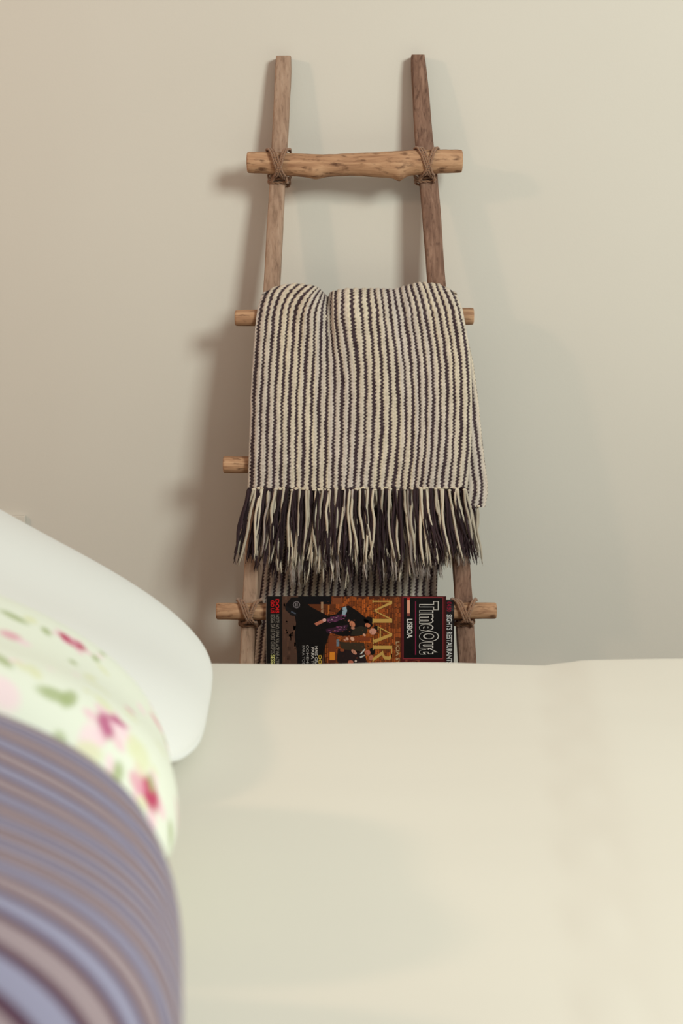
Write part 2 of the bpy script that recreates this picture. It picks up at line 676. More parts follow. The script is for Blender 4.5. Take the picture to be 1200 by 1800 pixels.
def col_mauve(P3, A, B):
    A2 = np.broadcast_to(A, P3.shape[:2])
    c = np.zeros(P3.shape[:2] + (4,)) + np.array(srgb(138, 136, 158))
    ph = (A2 / RIB) % 2.0
    c = mixc(c, srgb(148, 132, 136), smooth01((np.abs(ph - 1.5) < 0.5) * 1.0))
    edge = np.abs((A2 / RIB) % 1.0 - 0.5)
    c = mixc(c, srgb(78, 50, 66), smooth01((edge - 0.31) / 0.08))
    return c


def rib_relief(A, B):
    edge = np.abs((A / RIB) % 1.0 - 0.5) * 2
    return 0.0016 * (1 - edge ** 3) + 0 * B


pillow('white_pillow', 'soft white bed pillow with faint pale stripes, farthest of the three, near the wall', 1.437, 0.530, 0.56, 0.035, (-0.138, 0.517), 0.535, M_cotton_white, col_white, p=3.2, pa=5.2, q=0.48, na=360, nb=90, pinch=0.24, yaw=-0.044, under=1.3)
pillow('floral_pillow', 'white cushion printed with pink flowers and green leaves, between the two other pillows', 1.015, 0.305, 0.46, 0.089, (-0.127, 0.554), 0.388, M_print_cotton, col_floral, p=3.3, pa=4.96, q=0.52, na=260, nb=280, pinch=0.195, yaw=-0.163)
pillow('mauve_cushion', 'mauve grey ribbed cushion nearest the camera, in front of the floral one', 0.665, 0.375, 0.46, 0.089, (-0.083, 0.5616), 0.37, M_mauve, col_mauve, p=5.25, pa=5.8, q=0.58, na=420, nb=110, relief=rib_relief, pinch=0.38, yaw=-0.10)

# ------------------------------------------------------------------ ladder
HD = 0.0125                                         # half depth of a rail
foot = L(420, 1500)
ladder = empty('blanket_ladder', 'rustic wooden ladder with driftwood rungs leaning on the pale wall', 'ladder', (0.0, YT - LEAN * ZT, 0.0))


def rail(table, mat, label, seed):
    tb = sorted(table)
    pys = [t[0] for t in tb]
    mb = MB()
    vs, fs = [], []
    sides = 16
    st = 60
    # extend to the floor
    py_end = tb[-1][0]
    while L(600, py_end)[2] > 0.004:
        py_end += 2
    (y0, l0, r0), (y1, l1, r1) = tb[-2], tb[-1]
    k = (py_end - y1) / (y1 - y0)
    tb = tb + [(py_end, l1 + (l1 - l0) * k, r1 + (r1 - r0) * k)]
    ys_ = np.linspace(tb[0][0], py_end, st)
    lf = np.interp(ys_, [t[0] for t in tb], [t[1] for t in tb])
    rt = np.interp(ys_, [t[0] for t in tb], [t[2] for t in tb])
    sm = lambda a: np.concatenate([[a[0]], (a[:-2] + 2 * a[1:-1] + a[2:]) / 4, [a[-1]]])
    lf, rt = sm(lf), sm(rt)
    for i, py in enumerate(ys_):
        a = LV(lf[i], py, HD)
        b = LV(rt[i], py, HD)
        cx, hw = (a.x + b.x) / 2, (b.x - a.x) / 2
        cc = LV(600, py, 0)
        shrink = 0.93 if i in (0, st - 1) else 1.0
        for k in range(sides):
            an = 2 * math.pi * (k + 0.5) / sides
            e = 0.28
            ux = math.copysign(abs(math.cos(an)) ** e, math.cos(an))
            uy = math.copysign(abs(math.sin(an)) ** e, math.sin(an))
            nz = mnoise.noise(Vector((ux * 2 + seed, uy * 2, py * 0.02))) * 0.0006 + mnoise.noise(Vector((ux + seed, uy, py * 0.15))) * 0.0003
            vs.append((cx + ux * (hw * shrink + nz), cc.y - uy * (HD * shrink + nz), cc.z))
    for i in range(st - 1):
        for k in range(sides):
            k2 = (k + 1) % sides
            fs.append((i * sides + k, (i + 1) * sides + k, (i + 1) * sides + k2, i * sides + k2))
    fs.append(tuple(range(sides)))
    fs.append(tuple((st - 1) * sides + k for k in range(sides))[::-1])
    o = mesh('rail', vs, fs, mat, None, True)
    o.data.set_sharp_from_angle(angle=math.radians(35))
    o['label'] = label
    adopt(o, ladder)


RAIL_L = [(100, 484, 512), (141, 482, 511), (260, 477, 505), (310, 473.5, 501.5), (498, 463, 492), (760, 446, 473), (1004, 428, 454), (1168, 419.5, 446)]
RAIL_R = [(98, 722, 747), (115, 722, 748), (150, 724.5, 753.5), (260, 730, 762), (310, 737, 770), (498, 752, 783.5), (760, 776, 807), (1004, 797, 828), (1168, 806, 838)]
rail(RAIL_L, M_rail_l, 'paler greyish brown left rail', 1.0)
rail(RAIL_R, M_rail_r, 'darker reddish brown right rail', 5.0)


def rail_x(table, py):
    return (np.interp(py, [t[0] for t in table], [t[1] for t in table]) + np.interp(py, [t[0] for t in table], [t[2] for t in table])) / 2


RUNGS = {}


def rung(pts, bumps=(), seed=0.0, name='rung'):
    """pts: (px, top py, bottom py) along the rung; bumps: (px, angle in degrees from the front downwards, size m, spread px)."""
    st = 90
    sides = 22
    pxs = np.linspace(pts[0][0], pts[-1][0], st)
    # close stations near the ends for the rounded rims
    e = np.array([0, 0.6, 1.6, 3.2])
    pxs = np.concatenate([pts[0][0] + e, pxs[2:-2], pts[-1][0] - e[::-1]])
    top = np.interp(pxs, [p[0] for p in pts], [p[1] for p in pts])
    bot = np.interp(pxs, [p[0] for p in pts], [p[2] for p in pts])
    for _ in range(3):
        top[1:-1] = (top[:-2] + 2 * top[1:-1] + top[2:]) / 4
        bot[1:-1] = (bot[:-2] + 2 * bot[1:-1] + bot[2:]) / 4
    vs, fs = [], []
    rmean = None
    n = len(pxs)
    for i in range(n):
        pc = (top[i] + bot[i]) / 2
        n0 = HD + 0.014
        for _ in range(2):
            r = (LV(600, top[i], n0).z - LV(600, bot[i], n0).z) / 2
            n0 = HD + 0.0005 + max(r, 0.0135)
        cc = LV(pxs[i], pc, n0)
        d = min(i, n - 1 - i)
        sh = [0.80, 0.92, 0.975, 0.995][d] if d < 4 else 1.0
        for k in range(sides):
            an = 2 * math.pi * k / sides
            dirv = Vector((0, -math.cos(an), -math.sin(an)))       # an=0 front, 90 deg down
            h = 1 + 0.05 * mnoise.noise(Vector((cc.x * 22, math.cos(an) * 1.3 + seed, math.sin(an) * 1.3))) + 0.02 * mnoise.noise(Vector((cc.x * 90, math.cos(an) * 3 + seed, math.sin(an) * 3)))
            rr = r * h * sh
            for bpx, bang, bs, bw in bumps:
                dd = ((pxs[i] - bpx) / bw) ** 2 + ((math.degrees(an) - bang) / 42) ** 2
                rr += bs * math.exp(-dd)
            if dirv.y > 0:                                          # flat where it sits on the rails
                rr = min(rr, (n0 - HD - 0.0003) / max(dirv.y, 1e-4))
            vs.append(cc + dirv * rr)
    for i in range(n - 1):
        for k in range(sides):
            k2 = (k + 1) % sides
            fs.append((i * sides + k, i * sides + k2, (i + 1) * sides + k2, (i + 1) * sides + k))
    b = len(vs)
    for s_, i in ((0, 0), (1, n - 1)):
        cen = sum((vs[i * sides + k] for k in range(sides)), Vector()) / sides
        vs.append(cen)
        for k in range(sides):
            k2 = (k + 1) % sides
            t = (i * sides + k, i * sides + k2, b + s_)
            fs.append(t[::-1] if s_ == 0 else t)
    o = mesh(name, [tuple(v) for v in vs], fs, M_rung, None, True)
    o.data.materials.append(M_rung_end)
    for p in o.data.polygons:
        if len(p.vertices) == 3:
            p.material_index = 1
            p.use_smooth = False
    adopt(o, ladder)
    return o


rung([(434, 267, 304), (470, 267, 305), (505, 269, 309), (540, 271, 311), (575, 271, 311), (620, 270, 309), (660, 268, 311), (700, 266, 312), (735, 264, 307), (770, 263, 304), (812, 263, 303)],
     bumps=[(556, 62, 0.0045, 13), (540, 35, 0.002, 20), (702, 86, 0.006, 9), (690, 60, 0.002, 20), (640, -40, 0.0015, 18)], seed=1.0)
rung([(413, 545, 573), (500, 543, 573), (650, 541, 571), (780, 541, 571), (832, 541, 571)], bumps=[(819, -75, 0.006, 6)], seed=4.0)
rung([(392.5, 801, 832), (440, 802, 832), (600, 803, 831), (842, 800, 829)], seed=9.0)
rung([(380, 1059, 1089), (430, 1060, 1090), (600, 1061, 1090), (800, 1059, 1089), (872, 1059, 1088)], seed=13.0)
rung([(366, 1337, 1368), (630, 1336, 1367), (886, 1335, 1366)], seed=17.0)


def twist_rope(mb, path, r):
    """two-ply twine along a closed path"""
    n = len(path)
    for ply in (0, 1):
        pts = []
        for i, p in enumerate(path):
            t = (path[(i + 1) % n] - path[i - 1]).normalized()
            a = t.orthogonal().normalized()
            ref = Vector((0.3, 0.5, 0.8))
            a = (ref - t * ref.dot(t)).normalized()
            b = t.cross(a)
            an = i * 0.9 + ply * math.pi
            pts.append(p + (a * math.cos(an) + b * math.sin(an)) * r * 0.55)
        mb.tube(pts, r * 0.72, 5, closed=True)


def lashing(table, py, ry, seed):
    r_ = random.Random(seed)
    px = rail_x(table, py)
    hw = 0.0142
    rr = ry * 0.9e-3
    up = Vector((0, LEAN, 1)).normalized()
    nn = Vector((0, -1, LEAN)).normalized()
    base = LV(px, py, HD + rr) - nn * (HD + rr)
    X = Vector((1, 0, 0))
    for s in (1, -1):
        mb = MB()
        for j in range(3 if s == 1 else 2):
            off = (j - 0.5) * 0.0038
            path = []
            w = hw + 0.003
            for t in np.linspace(-1, 1, 13):
                ph = math.radians(100) * t
                x = (-s) * w + (t + 1) / 2 * s * w * 1.36 + off
                path.append(base + X * x + up * (-math.sin(ph) * (rr + 0.0026)) + nn * (HD + rr + math.cos(ph) * (rr + 0.0026)))
            path.append(base + X * (s * w * 0.75) + up * (-rr - 0.004 - j * .003) + nn * (HD + 0.003))
            path.append(base + X * (s * (w + 0.001)) + up * (-rr * 0.5) + nn * (-HD * 0.9))
            path.append(base + X * (s * w * 0.6) + up * (-rr * 0.3) + nn * (-HD - 0.0026))
            path.append(base + X * (-s * w * 0.6) + up * (rr * 0.5 + off) + nn * (-HD - 0.0026))
            path.append(base + X * (-s * (w + 0.001)) + up * (rr * 0.8) + nn * (-HD * 0.9))
            path.append(base + X * (-s * (w + 0.001)) + up * (rr + 0.003) + nn * (HD * 0.5))
            path = [p + Vector((r_.uniform(-.4, .4), r_.uniform(-.3, .3), r_.uniform(-.4, .4))) * 1e-3 for p in path]
            twist_rope(mb, catmull(path, 6, True), 0.0017)
        # turns gathered below the rung
        if s == 1:
            for j in range(2):
                path = []
                for an in np.linspace(0, 2 * math.pi, 16, endpoint=False):
                    path.append(base + X * ((hw + 0.0025) * math.copysign(abs(math.cos(an)) ** .5, math.cos(an))) + up * (-rr - 0.0035 - j * 0.0034 + 0.002 * math.sin(an * 2 + j)) + nn * ((HD + 0.0024) * math.copysign(abs(math.sin(an)) ** .5, math.sin(an))))
                twist_rope(mb, catmull(path, 5, True), 0.0018)
        adopt(mb.build('twine_lashing', M_rope), ladder)


lashing(RAIL_L, 286, 20.5, 3)
lashing(RAIL_R, 284, 20.5, 4)
lashing(RAIL_L, 1075, 16.5, 5)
lashing(RAIL_R, 1074, 16.5, 6)

# ------------------------------------------------------------------ the knitted throw
LIGHT = np.array(srgb(214, 200, 179))
LIGHT2 = np.array(srgb(202, 190, 182))
DARK = np.array(srgb(54, 39, 43))
DARK2 = np.array(srgb(88, 74, 80))
NST = 30.0


def knit(su, sv, seedn):
    """su: stripe coordinate (1 per stripe), sv: stitch coordinate. Returns relief (m) and yarn colour."""
    fu = su - np.floor(su)
    colid = np.floor(su)
    cph = np.modf(np.abs(np.sin(colid * 91.7 + 3.1) * 4375.85))[0]
    svp = sv + cph + 0.25 * np.sin(sv * 0.31 + colid * 4.0)
    tri = np.sin(2 * math.pi * svp)
    jit = 0.03 * np.sin(sv * 0.9 + colid * 5.1) + 0.03 * np.sin(sv * 0.37 + colid * 2.3)
    cdark = 0.5 + 0.08 * tri + jit
    hw = 0.185 + 0.03 * np.sin(sv * 0.23 + colid * 1.7) + 0.05 * np.sin(colid * 2.7 + 1.0) * 0.6
    hw = hw + 0.02
    d = np.abs(fu - cdark) - hw                       # < 0 inside the dark stripe
    m = smooth01((d + 0.025) / 0.05)                   # 1 = light yarn
    # plump stitches: light ones round over half the light band
    lu = np.clip(d / np.maximum(0.5 - hw, 0.05), 0, 1)
    stitch = 0.5 + 0.5 * np.cos(2 * math.pi * (sv + np.where(fu < 0.5, 0.0, 0.5)))
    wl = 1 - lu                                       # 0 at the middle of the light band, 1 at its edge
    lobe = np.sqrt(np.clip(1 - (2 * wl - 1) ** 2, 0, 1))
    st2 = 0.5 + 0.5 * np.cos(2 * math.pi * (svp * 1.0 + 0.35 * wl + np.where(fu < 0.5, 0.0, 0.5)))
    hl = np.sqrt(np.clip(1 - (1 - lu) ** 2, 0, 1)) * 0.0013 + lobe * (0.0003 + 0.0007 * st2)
    du = np.clip(-d / hw, 0, 1)
    hd = -0.0002 + 0.0011 * np.sqrt(du) * (0.5 + 0.5 * np.cos(2 * math.pi * (sv + 0.25)))
    h = np.where(d > 0, hl, hd)
    # yarn tones, per stitch and drifting along each stripe
    st = np.floor(sv)
    rnd = np.modf(np.abs(np.sin(st * 12.9898 + colid * 78.233 + seedn) * 43758.5453))[0]
    drift = np.clip(0.5 + 0.5 * np.sin(colid * 0.55 + seedn + sv * 0.045) + 0.35 * np.sin(colid * 2.9 + sv * .02), 0, 1)
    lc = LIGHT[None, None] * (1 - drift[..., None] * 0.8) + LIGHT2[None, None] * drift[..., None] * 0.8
    lc = lc * ((0.88 + 0.2 * rnd) * (0.84 + 0.16 * lobe * (0.45 + 0.55 * st2)))[..., None]  # besides the random tone, shade between stitches is painted into the yarn colour
    dc = DARK[None, None] * (1 - (rnd * 0.45)[..., None]) + DARK2[None, None] * (rnd * 0.45)[..., None]
    # dark and light yarn blended across the stripe edge
    c = dc * (1 - m[..., None]) + lc * m[..., None]
    c[..., 3] = 1
    return h, c


throw = empty('striped_throw', 'knitted cream and charcoal striped throw with long fringe over the ladder rung', 'blanket', tuple(LV(630, 555, 0.03)))

LE = [(490, 478), (500, 472), (510, 464), (520, 459), (540, 453), (560, 450), (620, 445), (700, 440), (800, 437), (858, 435)]
RE = [(490, 785), (500, 794), (510, 799), (520, 804), (545, 813), (600, 823), (640, 828), (700, 830), (760, 829), (800, 827), (858, 821)]
TOP = [(430, 522), (455, 516), (470, 504), (490, 499), (520, 503), (545, 510), (565, 517), (577, 523), (588, 514), (620, 508), (670, 508), (700, 509), (718, 504), (740, 499), (757, 497), (785, 500), (800, 508), (815, 520)]
NF = HD + 0.0275 + 0.0165

nc = int(NST * 10) + 1
u = np.linspace(0, 1, nc)[None, :]
rows_front = np.arange(858, 556, -1.0)
n_arc = 96
arc = np.linspace(0, math.radians(205), n_arc)[1:]
nr = len(rows_front) + len(arc)
PX = np.zeros((nr, nc))
PY = np.zeros((nr, nc))
NN = np.zeros((nr, nc))
SV = np.zeros((nr, nc))
for i in range(nr):
    if i < len(rows_front):
        py = rows_front[i] + 0 * u[0]
        pye = py
        NN[i] = NF
        SV[i] = (858 - rows_front[i]) / 6.0
        th = 0.0
    else:
        th = arc[i - len(rows_front)]
        # top height for this column, found from the resting left/right edges
        x_ = interp(535, LE) + (interp(535, RE) - interp(535, LE)) * u[0]
        tp = interp(x_, TOP)
        py = 557 - (557 - tp) * math.sin(th)
        pye = np.maximum(py, 492)
        NN[i] = (NF + HD + 0.004) / 2 + (NF - HD - 0.004) / 2 * math.cos(th)
        SV[i] = (858 - 557) / 6.0 + th / arc[-1] * 20
    l = interp(pye, LE)
    r = interp(pye, RE)
    x = l + (r - l) * u[0]
    fade = smooth01((660 - pye) / 130.0)
    # sideways pull of the stripes into the crease
    x = x - 14 * np.exp(-((x - 606) / 27.0) ** 2) * smooth01((690 - pye) / 150.0) + 20 * np.exp(-((x - 528) / 32.0) ** 2) * (0.0 if th == 0 else math.sin(min(th, math.pi / 2)) ** 2) + 6 * np.exp(-((x - 700) / 40) ** 2) * smooth01((pye - 560) / 240) - 3 * np.sin((x - 440) / 60.0) * np.sin(pye / 90.0)
    xc = 574 + (pye - 520) * 0.05
    NN[i] -= 0.019 * np.exp(-((x - xc) / 8.0) ** 2) * fade
    NN[i] += 0.009 * np.exp(-((x - 546) / 20.0) ** 2) * fade + 0.008 * np.exp(-((x - 612) / 26.0) ** 2) * fade
    NN[i] -= 0.006 * np.exp(-((x - 702 - (pye - 520) * .15) / 14.0) ** 2) * fade
    NN[i] += (0.0022 * np.sin(x / 23.0 + pye / 140.0) + 0.0016 * np.sin(x / 41.0 - pye / 70.0 + 1)) * (1 if th == 0 else math.cos(th / 2))
    e = np.minimum(x - l, r - x)
    NN[i] -= 0.010 * np.clip(1 - e / 16.0, 0, 1) ** 2 * (1 if th < 1.2 else 0.0)
    # over rung three the cloth lifts a little
    NN[i] += 0.003 * np.exp(-((pye - 815) / 30.0) ** 2)
    PX[i], PY[i] = x, py
NN = np.maximum(NN, HD + 0.0025)
nfr = len(rows_front) + 40                        # keep the crease outside the rung it hangs over
NN[:nfr] = np.maximum(NN[:nfr], HD + 0.0318 - 0.022 * smooth01((np.arange(nfr) - len(rows_front)) / 40.0)[:, None])
hgt, colr = knit(u * NST + 0 * PX, SV, 0.3)
# relief pushes along the local normal: forwards on the front, upwards over the top
thv = np.concatenate([np.zeros(len(rows_front)), arc])[:, None]
X, Y, Z = L(PX, PY, NN)
Vt = np.stack([X, Y - hgt * np.cos(thv), Z + hgt * np.sin(thv)], -1)
fr = mesh('front_layer', Vt.reshape(-1, 3), grid_faces(nr, nc), M_yarn, None, True, colr.reshape(-1, 4))
adopt(fr, throw)


def layer(name, le, re, py0, py1, place, nst, step, per, seedn, s0=0.0):
    rows_ = np.arange(py1, py0, -step)
    ncol = int(nst * per) + 1
    uu = np.linspace(0, 1, ncol)[None, :]
    PYl = rows_[:, None] + 0 * uu
    l = interp(PYl, le)
    r = interp(PYl, re)
    PXl = l + (r - l) * uu
    h, c = knit(uu * nst + s0 + 0 * PYl, (py1 - PYl) / 6.0, seedn)
    X, Y, Z = place(PXl, PYl)
    V_ = np.stack([X, Y - h, Z], -1)
    o = mesh(name, V_.reshape(-1, 3), grid_faces(len(rows_), ncol), M_yarn, None, True, c.reshape(-1, 4))
    adopt(o, throw)
    return o


REB = [(548, 806), (560, 811), (600, 823), (640, 832), (700, 840), (760, 846), (820, 853), (850, 857), (868, 857), (892, 852)]
LEB = [(548, 470), (600, 458), (892, 446)]


def place_b(px, py):
    bow = 0.0025 * np.sin(px / 17.0)
    return L(px, py, HD + 0.0275 + 0.0045 + 0.0 * bow - 0.006 * smooth01((px - 835) / 22))


layer('inner_layer', LEB, REB, 552, 892, place_b, 31.8, 1.5, 8, 3.1, 0.5)

y_back = LV(630, 560, 0)[1] + 0.012
LEC = [(560, 494), (700, 486), (1000, 462), (1180, 440), (1250, 432)]
REC = [(560, 748), (800, 764), (1000, 769), (1180, 765), (1250, 763)]


def place_c(px, py):
    y = y_back + 0.006 * np.sin(px / 20.0)
    return Pn(px, py, y)


layer('back_flap', LEC, REC, 556, 1250, place_c, 25.0, 1.5, 7, 5.7, 0.45)


def tassel(px, py, n, length, kind, rnd, thick=1.0, splay=0.12, n_off=0.0):
    """One knotted bunch of the fringe: yarn strands hanging from the hem."""
    mb = MB()
    base = LV(px, py, n)
    ns = {'l': rnd.choice((2, 2, 3)), 'd': rnd.choice((5, 6, 7)), 'm': 5, 'g': 5}[kind]
    GREY = np.array(srgb(172, 158, 150))
    tone = lambda k: (LIGHT * rnd.uniform(.6, .98)) if k == 'l' else ((GREY * rnd.uniform(.6, 1.25)) if k == 'g' else (DARK * rnd.uniform(.5, 1.3)))
    for s in range(ns):
        kk = kind if kind != 'm' else rnd.choice('ldg')
        col = tone(kk)
        col[3] = 1
        col = tuple(col)
        ln = length * rnd.uniform(.82, 1.05)
        x0 = px + rnd.uniform(-3.2, 3.2)
        drift = (px - 630) * splay * rnd.uniform(.8, 1.15) + rnd.uniform(-9, 9)
        wa, wp, wf = rnd.uniform(.8, 4.2), rnd.uniform(0, 6.28), rnd.uniform(3, 7)
        dn = rnd.uniform(-0.004, 0.004)
        pts, rad = [], []
        K = 12
        for k in range(K + 1):
            t = k / K
            y = base.y - dn * min(1, t * 3) - n_off
            pxk = x0 + drift * t ** 1.15 + wa * (math.sin(wf * t + wp) + 0.2 * math.sin(wf * 2.3 * t + 2 * wp)) * min(1, 3 * t)
            pts.append(P(pxk, py + ln * t, y + 0.003 * math.sin(wf * t * .7 + wp)))
            r0 = rnd.uniform(.0018, .0024) if kk == 'l' else rnd.uniform(.0014, .0021)
            rad.append(thick * r0 * (1 if t < .8 else 1 - .75 * (t - .8) / .2))
        mb.tube(pts, rad, 5, col)
        # frayed fibres near the end and along the dark, hairy yarn
        for f in range(5 if kk != 'd' else 6):
            k0 = rnd.randint(9, 11) if kk != 'd' else rnd.randint(3, 11)
            p = pts[k0]
            d = Vector((rnd.uniform(-.0035, .0035), rnd.uniform(-.003, .003), -rnd.uniform(.012, .03) * (1 if k0 < 9 else .5)))
            q = p + d
            m_ = (p + q) / 2 + Vector((rnd.uniform(-.002, .002), 0, 0))
            lift = 1.0 if kk != 'd' else 2.2
            mb.tube([p, m_, q], [.0005, .00035, .00012], 3, tuple(min(1, c_ * lift) for c_ in col[:3]) + (1,), caps=False)
    # the knot at the hem
    kc = tuple((LIGHT * rnd.uniform(.85, 1.0))) if rnd.random() < .55 or kind == 'l' else tuple(DARK)
    kc = kc[:3] + (1,)
    mb.blob(base + Vector((rnd.uniform(-.001, .001), -0.0022 - n_off * 0, rnd.uniform(-.001, .002))), rnd.uniform(.003, .0048), .0026, rnd.uniform(.0018, .0026), kc)
    o = mb.build('tassel', M_yarn)
    adopt(o, throw)


rf = random.Random(21)
n_t = 58
for i in range(n_t):
    t = (i + .5) / n_t
    px = 436 + (820 - 436) * t + rf.uniform(-1.5, 1.5)
    kind = 'd' if i % 2 == 0 else 'l'
    if rf.random() < .16:
        kind = 'm'
    tassel(px, 859 + rf.uniform(-1.5, 2), NF + 0.0015, 130 + rf.uniform(-10, 14), kind, rf)
n_t = 54
for i in range(n_t):
    t = (i + .5) / n_t
    px = 462 + (842 - 462) * t + rf.uniform(-2, 2)
    kind = rf.choice('dllmgg')
    ln = 134 + rf.uniform(-16, 10)
    if px > 770:
        ln *= .72 + rf.uniform(-.05, .05)
    if px < 480:
        ln *= .8
    tassel(px, 890 + rf.uniform(-2, 2), HD + 0.0275 + 0.004, ln, kind, rf, .85, .03)

# ------------------------------------------------------------------ magazines hung over the fourth rung
rc = LV(630, 1075, HD + 0.014)


def magazine(name, label, px0, px1, r_in, thick, top_h, bottom_py, cover_mat):
    """Paper folded over the rung with its spine up: cover outside, pages inside."""
    x0 = P(px0, 1075, rc.y - r_in - thick).x
    x1 = P(px1, 1075, rc.y - r_in - thick).x
    zb = P(630, bottom_py, rc.y - r_in).z
    root = empty(name, label, 'magazine', ((x0 + x1) / 2, rc.y, rc.z + r_in), None)

    def shell(nm, ra, rb, mat, xa, xb):
        prof = []
        for rad, ext in ((rb, top_h), (ra, top_h * .55)):
            path = [(rc.y - rad, zb)]
            for a in np.linspace(math.pi, 0, 15):
                path.append((rc.y + rad * math.cos(a), rc.z + (rad + ext) * math.sin(a)))
            path.append((rc.y + rad, zb + 0.006))
            prof.append(path)
        pts = prof[0] + prof[1][::-1]
        n = len(pts)
        vs = [(xa, y, z) for y, z in pts] + [(xb, y, z) for y, z in pts]
        fs = [(i, (i + 1) % n, n + (i + 1) % n, n + i) for i in range(n)]
        m = n // 2
        for side in (0, 1):
            for i in range(m - 1):
                q = (i, i + 1, n - 2 - i, n - 1 - i)
                q = tuple(k + side * n for k in q)
                fs.append(q[::-1] if side == 0 else q)
        o = mesh(nm, vs, fs, mat, None, False)
        bm = bmesh.new()
        bm.from_mesh(o.data)
        bmesh.ops.recalc_face_normals(bm, faces=bm.faces)
        bm.to_mesh(o.data)
        bm.free()
        adopt(o, root)
        return o
    shell('pages', r_in, r_in + thick - 0.0006, M_paper, x0 - 0.0005, x1 - 0.0008)
    shell('cover', r_in + thick - 0.0005, r_in + thick, cover_mat, x0, x1)
    return root, rc.y - r_in - thick


mag2, Y2 = magazine('magazine', 'black edged city magazine showing only as a strip at the right, under the other', 500, 798, 0.0150, 0.0025, 0.0015, 1268, M_gloss_black)
mag1, Y1 = magazine('magazine', 'city magazine with a brick wall cover photo, hung spine up over the lowest visible rung', 468, 784, 0.0185, 0.0030, 0.0005, 1282, M_gloss_black)


def text_mesh(name, s, box, y, mat, parent, offset=0.0, space=1.0, ref=None):
    """Flat lettering reading downwards with the letter tops to the right; box = (px base, px top, py start, py end)."""
    cu = bpy.data.curves.new(name, 'FONT')
    cu.body = s
    cu.size = 1.0
    cu.fill_mode = 'FRONT'
    cu.resolution_u = 4
    cu.offset = offset
    cu.space_character = space
    tmp = bpy.data.objects.new(name, cu)
    COL.objects.link(tmp)
    bpy.context.view_layer.update()
    dg = bpy.context.evaluated_depsgraph_get()
    me = bpy.data.meshes.new_from_object(tmp.evaluated_get(dg))
    bpy.data.objects.remove(tmp)
    co = np.array([v.co[:] for v in me.vertices])
    lo, hi = (co.min(0), co.max(0)) if ref is None else ref
    bx0, bx1, by0, by1 = box
    tx = (co[:, 0] - lo[0]) / (hi[0] - lo[0])
    ty = (co[:, 1] - lo[1]) / (hi[1] - lo[1])
    px = bx0 + (bx1 - bx0) * ty
    py = by0 + (by1 - by0) * tx
    X, Y, Z = Pn(px, py, y)
    for v, a, b_, c_ in zip(me.vertices, X, Y, Z):
        v.co = (a, b_, c_)
    me.materials.clear()
    me.materials.append(mat)
    me.name = name
    o = bpy.data.objects.new(name, me)
    COL.objects.link(o)
    adopt(o, parent)
    return (lo, hi)


pm = MB()
YC = [0]


def poly(pts, rgb, lift):
    """A flat printed patch of the cover picture."""
    vs = [P(x, y, Y1 - 0.00008 - lift * 0.00004) for x, y in pts]
    cx = sum((v for v in vs), Vector()) / len(vs)
    n = len(vs)
    pm.add(vs, [tuple(range(n))], srgb(*rgb))


def rect(x0, y0, x1, y1, rgb, lift):
    poly([(x0, y0), (x1, y0), (x1, y1), (x0, y1)], rgb, lift)


def oval(cx, cy, rx, ry, rgb, lift, rot=0.0, n=12):
    c_, s_ = math.cos(rot), math.sin(rot)
    poly([(cx + rx * math.cos(a) * c_ - ry * math.sin(a) * s_, cy + rx * math.cos(a) * s_ + ry * math.sin(a) * c_) for a in np.linspace(0, 2 * math.pi, n, endpoint=False)], rgb, lift)


rp = random.Random(5)
T0, B0 = 1048, 1276
# pavement, wall of bricks (on its side), dark strip
rect(469, T0, 496, B0, (14, 11, 12), 1)
rect(496, T0, 576, B0, (78, 54, 44), 1)
for k in range(120):
    x, y = rp.uniform(497, 528), rp.uniform(T0, B0 - 12)
    g = rp.uniform(.8, 1.25)
    rect(x, y, x + rp.uniform(2, 6), y + rp.uniform(4, 12), (int(80 * g), int(55 * g), int(44 * g)), 1.5)
rect(570, T0, 709, B0, (70, 32, 18), 1)
x = 571.0
while x < 708:
    y = T0 + rp.uniform(0, 6)
    while y < B0 - 12:
        h = rp.uniform(7, 11)
        g = rp.uniform(.7, 1.2)
        wrm = 1.0 + 0.25 * math.exp(-((x - 640) / 45) ** 2)
        rect(x, y, x + 2.5, y + h - .8, (min(255, int(128 * g * wrm)), int(64 * g * wrm), int(30 * g)), 2)
        y += h
    x += 3.1
# dark backs of the group, door and step
rect(524, T0, 582, 1062, (8, 8, 14), 3)
rect(536, 1062, 590, 1076, (92, 46, 22), 3)
rect(564, 1058, 568, 1078, (150, 118, 92), 4)
rect(576, 1064, 579, 1079, (170, 96, 40), 4)
rect(584, T0 + 3, 600, 1062, (120, 64, 36), 3)
poly([(512, 1050), (528, 1050), (545, 1066), (560, 1074), (575, 1082), (590, 1080), (603, 1066), (612, 1064), (628, 1074), (640, 1084), (652, 1090), (655, 1100), (648, 1106), (640, 1104), (630, 1110), (626, 1118), (600, 1118), (580, 1112), (570, 1140), (562, 1180), (562, 1276), (524, 1276), (522, 1150), (518, 1118), (520, 1095), (518, 1082), (505, 1074), (502, 1062)], (12, 9, 11), 5)
poly([(501, 1064), (510, 1070), (522, 1078), (523, 1084), (512, 1082), (502, 1072)], (20, 18, 20), 6)
poly([(512, 1074), (520, 1078), (519, 1080), (511, 1076)], (70, 78, 92), 7)
